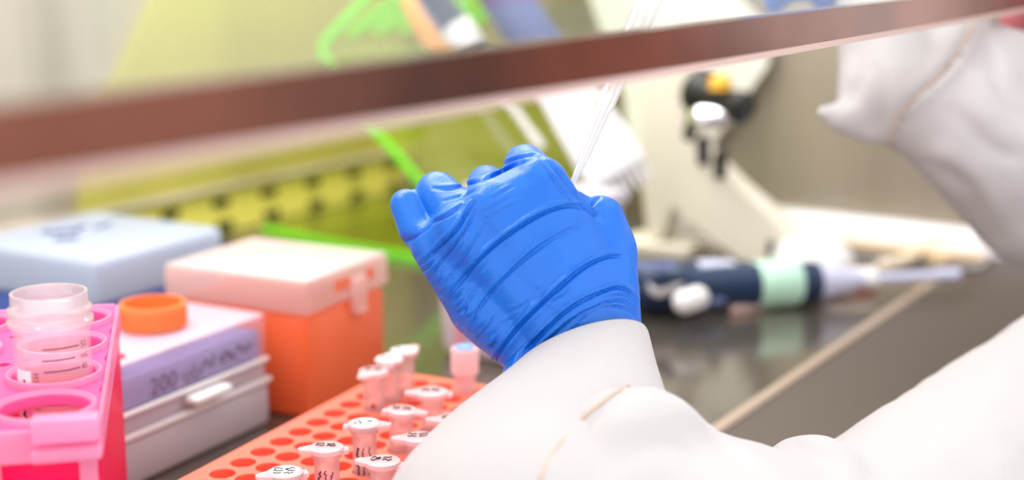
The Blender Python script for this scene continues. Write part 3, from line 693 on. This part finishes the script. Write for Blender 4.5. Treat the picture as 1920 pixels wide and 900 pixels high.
# orange handled spatula-like scraper on the prongs
a = D(786, 30, 1.19); b = D(846, 118, 1.19)
og = empty('cell_scraper', a, label='small peach orange handled scraper hanging on the green rack beside the white pipette shaft', cat='scraper')
bm = B(); lathe(bm, [(0.006, -0.02), (0.0105, 0.0), (0.012, 0.03), (0.009, (b-a).length)], a, b-a, 24); obj('grip', bm, M['peach_grip'], og, world=True, smooth='auto')
bm = B(); lathe(bm, [(0.003, 0.0), (0.003, 0.10)], b, b-a, 16); obj('rod', bm, M['acrylic_rod'], og, world=True, smooth='auto')

# ------------------------------------------------------------------ cream pipette stand near the side wall
SXp = 1.085
st = empty('pipette_stand', (SXp, 0.48, 0), label='cream plastic pipette stand with slanted beam, black pegs and white foot', cat='stand')
def P(x, y): return PL(x, y, 0, SXp)
beam = [P(1225, 125), P(1285, 132), P(1292, 200), P(1288, 262), P(1318, 290), P(1348, 318), P(1372, 345), P(1420, 388), P(1472, 425), P(1502, 452), P(1488, 492), P(1395, 497), P(1330, 440), P(1262, 368), P(1235, 345), P(1235, 250), P(1205, 240), P(1212, 170)]
beam = [P(1222, 60), P(1290, 60), P(1292, 200), P(1288, 262), P(1318, 284), P(1372, 345), P(1420, 388), P(1475, 428), P(1500, 455), P(1488, 497), P(1395, 500), P(1330, 445), P(1255, 375), P(1245, 455), P(1212, 455), P(1200, 330), P(1208, 170)]
bm = B(); prism(bm, beam, (0.030, 0, 0)); bmesh.ops.bevel(bm, geom=list(bm.edges), offset=0.003, segments=2, affect='EDGES')
obj('slanted_beam', bm, M['cream'], st, world=True, smooth='auto')
bm = B(); q = P(1510, 505); lathe(bm, [(0.034, 0), (0.034, 0.012), (0.030, 0.022), (0.016, 0.032), (0.003, 0.034)], (SXp+0.005, q.y-0.004, 0), seg=36); obj('foot', bm, M['white'], st, world=True, smooth='auto')
bm = B(); q = P(1228, 455); box(bm, (SXp+0.015, q.y, 0.006), (0.05, 0.07, 0.012), bev=0.003); obj('rear_foot', bm, M['cream'], st, world=True, smooth='auto')
for (x, y) in ((1318, 282), (1350, 308)):
    q = P(x, y); bm = B(); lathe(bm, [(0.0050, -0.012), (0.0058, 0.003), (0.0052, 0.011), (0.002, 0.013)], (SXp+0.001, q.y, q.z), seg=20); obj('peg', bm, M['black'], st, world=True, smooth='auto')
q = P(1447, 475); bm = B(); box(bm, (SXp-0.0015, q.y, q.z), (0.004, 0.0055, 0.022), bev=0.001); obj('black_strip', bm, M['black'], st, world=True)
# motorised pipette filler head hanging on the stand
hk = empty('pipette_filler', (SXp, P(1330, 190).y, P(1330, 190).z), label='black pipette filler with yellow button hanging at the top of the cream stand', cat='pipette filler')
a = D(1318, 172, 1.155); b = D(1385, 200, 1.125)
bm = B(); capsule(bm, a, b, 0.0125, 0.0105); lathe(bm, [(0.018, -0.004), (0.0195, 0), (0.0195, 0.008), (0.017, 0.012)], D(1312, 172, 1.165), (b-a), 28); lathe(bm, [(0.012, -0.004), (0.0135, 0.0), (0.0135, 0.006), (0.011, 0.008)], b, (b-a), 24); obj('handle', bm, M['black'], hk, world=True, smooth='auto')
bm = B(); lathe(bm, [(0.009, 0), (0.009, 0.008), (0.006, 0.011), (0.001, 0.012)], D(1350, 168, 1.13), V(0,0,1), 20); obj('button', bm, M['yellow'], hk, world=True, smooth='auto')
bm = B(); capsule(bm, D(1318, 222, 1.145), D(1365, 215, 1.135), 0.0115, 0.008); obj('chrome_nozzle', bm, M['chrome'], hk, world=True, smooth='auto')
bm = B(); capsule(bm, D(1302, 215, 1.155), D(1292, 254, 1.155), 0.0062, 0.0052); obj('hook', bm, M['black'], hk, world=True, smooth='auto')

# wide pale board behind the pipettes (seen through the glass)
bm = B(); wp = empty('leaning_board', (1.20, 0.60, 0), label='pale white plastic panel leaning between the green rack and the cream stand', cat='panel')
pp = [PL(1085, -60, 0, 1.225), PL(1330, -60, 0, 1.225), PL(1430, 42, 0, 1.225), PL(1440, 120, 0, 1.225), PL(1290, 330, 0, 1.225), PL(1180, 330, 0, 1.225), PL(1170, 180, 0, 1.225)]
prism(bm, pp, (0.005, 0, 0)); obj('board', bm, mat('pale_panel', srgb(232, 231, 224), 0.5), wp, world=True)

# tray, tubing and strip lying by the side wall
tr = empty('shallow_tray', (1.19, 0.42, 0), label='long white and peach shallow tray lying along the side wall', cat='tray')
bm = B(); box(bm, (1.195, 0.385, 0.006), (0.045, 0.19, 0.012), bev=0.003); obj('tray_body', bm, M['white'], tr, world=True, smooth='auto')
bm = B(); box(bm, (1.170, 0.37, 0.012), (0.006, 0.17, 0.006), bev=0.002); obj('peach_rim', bm, M['peach'], tr, world=True, smooth='auto')
tbn = B(); tube(tbn, spline3([PL(1650, 500, 2, 0.005), PL(1715, 480, 2, 0.007), PL(1765, 440, 2, 0.012), PL(1790, 405, 2, 0.02), PL(1850, 380, 2, 0.03)], 8), 0.0055, 10)
o = obj('rubber_tubing', tbn, M['tan'], None, smooth=True, label='tan rubber tubing running over the grille corner beneath the right sleeve', cat='tubing')
tbn = B(); tube(tbn, spline3([PL(1740, 470, 2, 0.006), PL(1790, 445, 2, 0.008), PL(1850, 440, 2, 0.010)], 8), 0.0075, 10)
obj('rubber_tubing', tbn, M['peach'], None, smooth=True, label='short peach tubing piece next to the tan one beneath the right sleeve', cat='tubing')
bm = B(); a = PL(1745, 500, 2, 0.006); b = PL(1835, 460, 2, 0.006); w = V(0.010, 0.014, 0); prism(bm, [a-w*0.5, a+w*0.5, b+w*0.5, b-w*0.5], (0,0,0.004)); bmesh.ops.bevel(bm, geom=list(bm.edges), offset=0.001, segments=2, affect='EDGES')
obj('metal_spatula', bm, M['chrome'], None, smooth='auto', label='flat shiny metal strip lying by the grille under the right sleeve', cat='spatula')
bm = B(); a = PL(1370, 582, 2, 0.003); b = PL(1600, 545, 2, 0.003); tube(bm, [a, a.lerp(b, .5), b], 0.0035, 10)
o = obj('serological_wrapper', bm, mat('pale_pink_plastic', srgb(225, 196, 186), 0.4, alpha=0.9), None, smooth=True, label='thin pinkish stick lying in front of the banded micropipette', cat='stick')
o.name = 'plastic_stick'
bm = B(); a = PL(1560, 548, 2, 0.0035); b = PL(1640, 530, 2, 0.0035); tube(bm, [a, b], 0.004, 10)
obj('plastic_stick', bm, mat('coral_plastic', srgb(222, 120, 84), 0.5), None, smooth=True, label='short coral red stick beneath the micropipette nose', cat='stick')

# ------------------------------------------------------------------ serological pipette held by the right hand
pA = D(1073, 346, 0.600); pB = D(1150, 160, 0.622); pd = (pB-pA).normalized(); Lp = 0.40
sp = empty('serological_pipette', pA, label='clear slender plastic pipette pointing down behind the gloved hand', cat='pipette')
bm = B(); r0 = 0.0012
k = (pB-pA).length
lathe(bm, [(r0*0.8, 0), (r0, 0.001), (0.0024, k*0.30), (0.0032, k*0.72), (0.0042, k*0.80), (0.0042, k*1.0), (0.0043, k*1.1), (0.0055, k*1.18), (0.0065, 0.15)], (0,0,0), pd, 28, c1=False); obj('barrel', bm, M['pip_clear'], sp, smooth='auto')
bm = B(); lathe(bm, [(0.0006, 0.002), (0.0010, k*0.5), (0.0013, k*0.9)], RT*0.0006, pd, 12); obj('inner_column', bm, M['white'], sp, smooth='auto')

# tube clutched in the fist
ct = empty('sample_tube', D(1040, 500, 0.615), label='white sample tube clutched inside the gloved fist', cat='tube')
bm = B(); lathe(bm, [(0.002, -0.045), (0.0075, -0.035), (0.0075, 0.028), (0.0088, 0.028), (0.0088, 0.033), (0.0068, 0.033), (0.0068, 0.0)], (0,0,0), (0.08*RT+0.05*CF+CU*0.99), 28, c1=False); obj('tube_wall', bm, M['ep_cap'], ct, world=False, smooth='auto')

# ------------------------------------------------------------------ the person: gown, gloves, body
HD = 0.575
person = empty('person', (0.78, -0.02, -0.75), label='person in a white gown and blue gloves reaching under the sash', cat='person')
def Hh(x, y, dz=0.0): return D(x, y, HD - dz/1000)
def cap(bm, a, b, ra, rb): capsule(bm, Hh(*a), Hh(*b), ra/1000, rb/1000)
bm = B()
W1, W2 = (1018, 668, -4), (1140, 628, -6)
cap(bm, W1, (980, 800, 22), 14, 14); cap(bm, W2, (1120, 770, 22), 14, 14); cap(bm, (1080, 650, -3), (1050, 790, 24), 15, 15)
cap(bm, W2, (1010, 348, -1), 15, 12.5)
cap(bm, (1090, 615, -2), (922, 392, 3), 16, 12.5)
cap(bm, (1055, 640, -2), (868, 425, 2), 16, 12)
cap(bm, W1, (906, 566, -5), 14, 15.5); cap(bm, (906, 566, -5), (812, 458, -5), 15.5, 10)
cap(bm, (1146, 615, -8), (1142, 470, -9), 13, 11.5); cap(bm, (1142, 470, -9), (1128, 412, -12), 11.5, 10)
cap(bm, (1060, 520, -4), (1010, 440, -3), 17, 16)
cap(bm, (1128, 412, -12), (1100, 408, -36), 9.5, 8); cap(bm, (1100, 408, -36), (1045, 420, -52), 8, 7)
def hull(bm, pts):
    t = B()
    for (x, y, dz, r) in pts: bmesh.ops.create_icosphere(t, subdivisions=2, radius=r/1000, matrix=Matrix.Translation(Hh(x, y, dz)))
    h = bmesh.ops.convex_hull(t, input=t.verts)
    dele = [v for v in t.verts if not v.link_faces or v in set(h['geom_interior'])]
    bmesh.ops.delete(t, geom=[g for g in h['geom_interior'] if isinstance(g, bmesh.types.BMVert)], context='VERTS')
    me = bpy.data.meshes.new('h'); t.to_mesh(me); t.free(); bm.from_mesh(me); bpy.data.meshes.remove(me)
hull(bm, [W1+(13.6,), W2+(14.2,), (1012, 350, -1, 12.2), (922, 395, 2.5, 12.2), (868, 428, 1.5, 11.6), (815, 462, -5, 9.6), (1060, 545, 1.5, 14), (1130, 540, -7, 13)])
hull(bm, [W2+(13,), (1142, 475, -9, 11), (1124, 425, -14, 9.5), (1075, 420, -14, 9.5), (1020, 380, -6, 10.5), (1060, 560, -4, 13)])
# index
cap(bm, (1010, 348, -1), (984, 312, -20), 11.5, 9.4); cap(bm, (984, 312, -20), (975, 350, -44), 9.0, 8); cap(bm, (975, 350, -44), (1010, 400, -52), 8, 7)
# middle
cap(bm, (922, 392, 2), (914, 346, -22), 10.5, 8.6); cap(bm, (914, 346, -22), (920, 390, -46), 8.2, 7.5); cap(bm, (920, 390, -46), (970, 430, -54), 7.5, 7)
# ring
cap(bm, (872, 420, -2), (820, 360, -16), 10.5, 9.3); cap(bm, (820, 360, -16), (850, 400, -42), 8.6, 8); cap(bm, (850, 400, -42), (900, 450, -46), 7.5, 7)
# pinky
cap(bm, (815, 458, -6), (781, 430, -10), 9.0, 7.8); cap(bm, (781, 430, -10), (763, 385, -15), 7.8, 7.2); cap(bm, (759, 381, -16), (790, 400, -38), 6.0, 5.8); cap(bm, (790, 400, -38), (830, 450, -40), 5.8, 5.5)
# palm side fill
cap(bm, (1060, 560, -18), (920, 470, -16), 13, 11); cap(bm, (1120, 520, -20), (1010, 430, -20), 12, 11)
glove = blob('glove', bm, 0.0007, 22, M['glove'], person)
glove['label'] = 'blue nitrile glove on the left hand, seen from its back'
def fold_curves(src, org, dist, gain=1.0, wgain=1.0):
    k = dist/F_PX; out = []
    for pts, dep, wid, ridge in src: out.append(([((x-org[0])*k, (org[1]-y)*k) for x, y in pts], dep/1000*gain, wid/1000*wgain, ridge))
    return out
FC = [
 ([(785,498),(830,460),(862,425),(880,395),(890,378)], 1.1, .75, .8),
 ([(800,520),(840,478),(875,430),(893,392)], .8, .6, .7),
 ([(822,548),(860,500),(892,450),(910,420)], .6, .7, .6),
 ([(826,574),(863,529),(913,473),(969,429),(1024,398),(1069,387),(1104,393)], 1.3, .8, .9),
 ([(880,625),(902,573),(947,518),(997,473),(1047,440),(1091,420)], .9, .8, .8),
 ([(862,606),(880,560),(905,530)], .6, .8, .6),
 ([(890,640),(915,610),(932,585)], .5, .7, .6),
 ([(926,686),(941,651),(980,601),(1036,546),(1091,501),(1136,482),(1168,480)], 1.4, .85, .9),
 ([(958,706),(980,662),(1024,612),(1069,573),(1124,546),(1163,540),(1202,570)], 1.3, .75, .9),
 ([(985,690),(1010,650),(1060,603),(1110,575),(1160,562),(1204,592)], .8, .65, .8),
 ([(1080,600),(1130,574),(1175,580),(1204,604)], .6, .6, .8),
 ([(1000,662),(1040,625),(1085,590)], .6, .6, .7),
 ([(1120,560),(1165,552),(1204,580)], .5, .5, .7),
 ([(741,459),(763,450),(785,437),(812,420)], 1.3, .8, -.2),
 ([(808,420),(838,406),(872,384)], .9, .8, .5),
 ([(808,352),(840,353),(872,345),(925,325)], .6, .8, .4),
 ([(870,344),(905,338),(950,315),(1000,300)], 1.0, .7, .6),
 ([(830,378),(870,368),(905,350)], .5, .9, .5),
 ([(940,303),(965,297),(1000,291),(1020,298)], 1.0, .7, .6),
 ([(1024,300),(1045,325),(1070,355),(1094,388)], .7, .6, .7),
 ([(1012,310),(1035,335),(1060,362),(1085,390)], .5, .5, .7),
 ([(1030,330),(1050,360),(1075,382)], .4, .5, .6),
 ([(1077,358),(1090,376),(1104,392),(1120,402)], 1.6, .9, .3),
 ([(1106,394),(1116,378),(1130,368)], .6, .7, .5),
 ([(905,400),(930,385),(955,372)], .45, .6, .6),
 ([(915,412),(945,393),(975,380)], .45, .6, .6),
 ([(920,375),(945,360),(965,350)], .45, .6, .6),
 ([(1175,440),(1188,470),(1196,500)], .4, .8, .5),
]
# many faint stretch lines between the large folds
rf = random.Random(12)
for _ in range(26):
    cx, cy = rf.uniform(850, 1120), rf.uniform(440, 640); a = math.radians(rf.uniform(28, 58)); L = rf.uniform(20, 70)
    if (cx-960)*0.75 + (cy-700) > 110: continue
    dx, dy = math.cos(a)*L/2, -math.sin(a)*L/2
    FC.append(([(cx-dx, cy-dy), (cx+3, cy+3), (cx+dx, cy+dy)], rf.uniform(.12, .3), rf.uniform(.7, 1.1), .6))
for _ in range(16):
    t_ = rf.uniform(0, 1); cx, cy = 775+t_*150, 495+t_*165; a = math.radians(rf.uniform(35, 60)); L = rf.uniform(18, 45)
    FC.append(([(cx, cy), (cx+math.cos(a)*L/2+2, cy-math.sin(a)*L/2+2), (cx+math.cos(a)*L, cy-math.sin(a)*L)], rf.uniform(.3, .6), rf.uniform(.5, .7), .7))
def fold_px(ob, src, dist, gain=1.0, wgain=1.0):
    # the folds are given on the plane facing the camera at that distance; perspective-correct across the skin
    me = ob.data; Mx = np.array(total(ob)); co = coords(me); Wc = co @ Mx[:3,:3].T + Mx[:3,3]
    crease(ob, D(960, 450, dist), RT, CU, -CF, fold_curves(src, (960, 450), dist, gain, wgain))
fold_px(glove, FC, HD, 1.5, 0.8)
ripple(glove, 0.0006, 60, seed=3)

# white inner cuff from the wrist
def loft(bm, secs, seg=72, wob=0.0, fr=9.0):
    rr = []
    for i, (c, ax, ra, rb, up) in enumerate(secs):
        x, y, z = frame_of(ax, up); ring = []
        for k in range(seg):
            a = 2*PI*k/seg; p = Vector(c) + x*ra*math.cos(a) + y*rb*math.sin(a)
            if wob and i > 0: p += (p-Vector(c)).normalized()*noise.noise(p*fr*3)*wob*min(i, 4)/4
            ring.append(p)
        rr.append(ring)
    return rings(bm, rr, False, False)
wc = D(1084, 655, 0.575)
axis0 = (D(1046, 560, 0.588) - wc).normalized()
axis1 = (D(1060, 560, 0.580) - D(1010, 900, 0.53)).normalized()
tiltside = (RT*0.94 + CU*0.36).normalized()
secs = []
cs = [(1088, 664, .5755, .0283, .0225), (1082, 698, .567, .0304, .0255), (1072, 735, .558, .0340, .0285), (1060, 778, .547, .0392, .031), (1046, 828, .535, .0450, .034), (1030, 878, .524, .0500, .036), (1012, 930, .512, .0540, .039), (1000, 1010, .50, .056, .042), (990, 1120, .49, .057, .043), (985, 1240, .48, .057, .043)]
for i, (x, y, d, ra, rb) in enumerate(cs):
    k_ = min(i/4, 1); secs.append((D(x, y, d), axis0.lerp(axis1, k_), ra, rb, tiltside))
bm = B(); loft(bm, secs, wob=0.0016)
cuff = obj('inner_cuff', bm, M['gown'], person, world=True, smooth=True)
s_ = cuff.modifiers.new('t', 'SOLIDIFY'); s_.thickness = 0.0012; s_.offset = 1
s_ = cuff.modifiers.new('s', 'SUBSURF'); s_.levels = 1; s_.render_levels = 1

# gown: left sleeve, torso, right sleeve, as one cloth skin
def gcap(bm, a, b, ra, rb): capsule(bm, D(*a), D(*b), ra, rb, 28)
bm = B()
gcap(bm, (1190, 888, .508), (1290, 990, .508), .0325, .0370); gcap(bm, (1188, 900, .508), (1150, 1060, .49), .033, .040)
gcap(bm, (1300, 985, .52), (1460, 1090, .53), .038, .046)
gcap(bm, (1060, 1010, .50), (1300, 1100, .50), .040, .055)
gcap(bm, (1480, 1090, .53), (1525, 930, .56), .044, .0230)
gcap(bm, (1500, 1120, .55), (1720, 1000, .60), .044, .0510)
gcap(bm, (1720, 1000, .60), (1920, 865, .68), .0510, .0570)
gcap(bm, (1920, 865, .68), (2330, 640, .76), .0570, .070)
# torso off to the right
gcap(bm, (2330, 640, .76), (2500, 520, .80), .070, .08); capsule(bm, D(2500, 560, .80), V(0.80, -0.06, 0.15), .08, .10)
capsule(bm, V(0.80, -0.06, 0.10), V(0.80, -0.07, -0.55), .15, .14, 32)
capsule(bm, V(0.80, -0.06, 0.10), V(0.80, -0.07, 0.24), .15, .09, 32)
# right sleeve
gcap(bm, (2260, 400, .84), (1975, 345, .83), .070, .053); capsule(bm, D(2260, 400, .84), V(0.84, -0.04, 0.15), .07, .11)
gcap(bm, (1975, 345, .83), (1805, 238, .82), .053, .039)
gcap(bm, (1975, 200, .84), (1850, 180, .83), .042, .040)
gcap(bm, (1805, 228, .82), (1672, 175, .82), .037, .031)
gcap(bm, (1672, 175, .82), (1662, 60, .84), .031, .0285)
gcap(bm, (1790, 130, .83), (1760, 60, .845), .034, .026)
gcap(bm, (1662, 60, .84), (1650, -45, .87), .0285, .027)
gcap(bm, (1600, 212, .81), (1543, 212, .805), .0115, .0042)
gcap(bm, (1640, 250, .815), (1572, 222, .805), .010, .0075)
gown = blob('gown', bm, 0.0032, 10, M['gown'], person)
GCL = [
 ([(1012,900),(1058,822),(1118,762),(1200,716),(1300,742)], 1.5, 2.0, .5),
 ([(1240,770),(1330,800),(1420,880)], 1.5, 4, .5), ([(1120,840),(1220,800),(1300,830)], 1.5, 4, .5),
 ([(1500,830),(1540,870),(1600,900)], 1.8, 4, .5), ([(1700,800),(1800,760),(1910,690)], 1.5, 6, .5), ([(1650,880),(1760,860),(1900,800)], 2, 6, .5),
]
fold_px(gown, GCL, 0.52, 1.6, 1.2)
GCR = [
 ([(1830,40),(1790,110),(1730,165),(1690,205),(1676,280)], 3.0, 1.6, .6),
 ([(1560,200),(1600,180),(1625,110)], 1.6, 3, .5), ([(1720,300),(1800,350),(1880,470)], 2, 4, .6), ([(1760,200),(1840,280),(1900,300)], 2, 5, .5),
 ([(1640,120),(1650,190),(1640,250)], 1.6, 3, .5),([(1850,80),(1860,180),(1910,240)], 2, 4, .5),
]
fold_px(gown, GCR, 0.80, 1.3, 1.0)
ripple(gown, 0.004, 16, seed=9); ripple(gown, 0.0012, 55, seed=4)
# tan stitched seams laid on the cloth surface
from mathutils.bvhtree import BVHTree
def cloth_tree(obs):
    vs, fs = [], []
    for o in obs:
        mw = total(o); n0 = len(vs); vs += [mw @ v.co for v in o.data.vertices]; fs += [[n0+i for i in p.vertices] for p in o.data.polygons]
    return BVHTree.FromPolygons(vs, fs)
TREE = cloth_tree([gown, cuff])
def seam(name, px, rad, m, parent):
    pts = []
    for q in catmull(px, 8):
        d_ = ray(q[0], q[1]).normalized(); hit = TREE.ray_cast(CAM, d_)
        if hit[0] is not None: pts.append(hit[0] - d_*rad*0.5)
    for _ in range(1): pts = [pts[0]] + [(a+b*2+c)/4 for a, b, c in zip(pts, pts[1:], pts[2:])] + [pts[-1]]
    bm = B(); tube(bm, pts, rad, 8); return obj(name, bm, m, parent, world=True, smooth=True)
seam('sleeve_seam', [(1012,900),(1030,860),(1058,822),(1084,790),(1118,762),(1160,732),(1200,716),(1240,716),(1272,728),(1300,742)], 0.0007, M['seam'], gown)
seam('sleeve_seam', [(1825,48),(1790,110),(1735,165),(1692,208),(1676,240),(1674,282)], 0.0009, M['seam'], gown)

# body under the clothes: torso, arms and neck, one skin
bm = B()
capsule(bm, V(0.80, -0.07, -0.5), V(0.80, -0.06, 0.20), .11, .10, 24)
capsule(bm, V(0.80, -0.06, 0.20), V(0.80, -0.05, 0.42), .05, .045, 20)
gcap(bm, (2330, 780, .76), (1900, 900, .68), .042, .036); gcap(bm, (1900, 900, .68), (1720, 1010, .62), .036, .034); gcap(bm, (1720, 1010, .62), (1300, 1060, .53), .034, .030); gcap(bm, (1300, 1060, .53), (1090, 900, .53), .030, .020); gcap(bm, (1090, 900, .53), (1080, 680, .575), .020, .018)
gcap(bm, (2260, 420, .84), (1800, 250, .82), .042, .030); gcap(bm, (1800, 250, .82), (1672, 150, .82), .028, .024); gcap(bm, (1672, 150, .82), (1640, -20, .87), .022, .019); gcap(bm, (1640, -20, .87), (1592, -34, .875), .019, .015)
gcap(bm, (1592, -34, .875), (1540, -50, .875), .015, .014)
capsule(bm, D(2330, 780, .76), V(0.80, -0.06, 0.12), .045, .08); capsule(bm, D(2260, 420, .84), V(0.80, -0.06, 0.15), .045, .08)
body = blob('body', bm, 0.004, 8, M['skin'], person)
# rose shirt collar showing above the gown
bm = B(); gcap(bm, (1915, 62, .90), (2050, 20, .93), .016, .03); shirt = blob('shirt', bm, 0.003, 4, M['shirt'], person)
# right glove: pinch grip, mostly above the frame
bm = B()
def rc(a, b, ra, rb): capsule(bm, D(*a), D(*b), ra/1000, rb/1000)
rc((1570, -42, .875), (1510, -95, .865), 17, 17); rc((1572, -62, .875), (1520, -130, .87), 16, 15); rc((1560, -25, .872), (1535, -30, .86), 14, 12)
for i, (x, y) in enumerate(((1535, -28), (1500, -70), (1480, -110), (1470, -150))):
    rc((x, y, .862), (x-55, y+6-4*i, .845), 9.5-i*.6, 8.5-i*.6); rc((x-55, y+6-4*i, .845), (x-80, y+30, .86), 8.3-i*.5, 7.6-i*.5)
rc((1545, -22, .865), (1541, -6, .862), 11, 8.5)
rc((1545, -110, .88), (1480, -130, .895), 11, 9.5); rc((1480, -130, .895), (1430, -110, .89), 9, 8)
g2 = blob('glove', bm, 0.0016, 8, M['glove'], person); ripple(g2, 0.0008, 80, seed=2)
g2['label'] = 'blue glove on the right hand, at the top edge behind the glass'
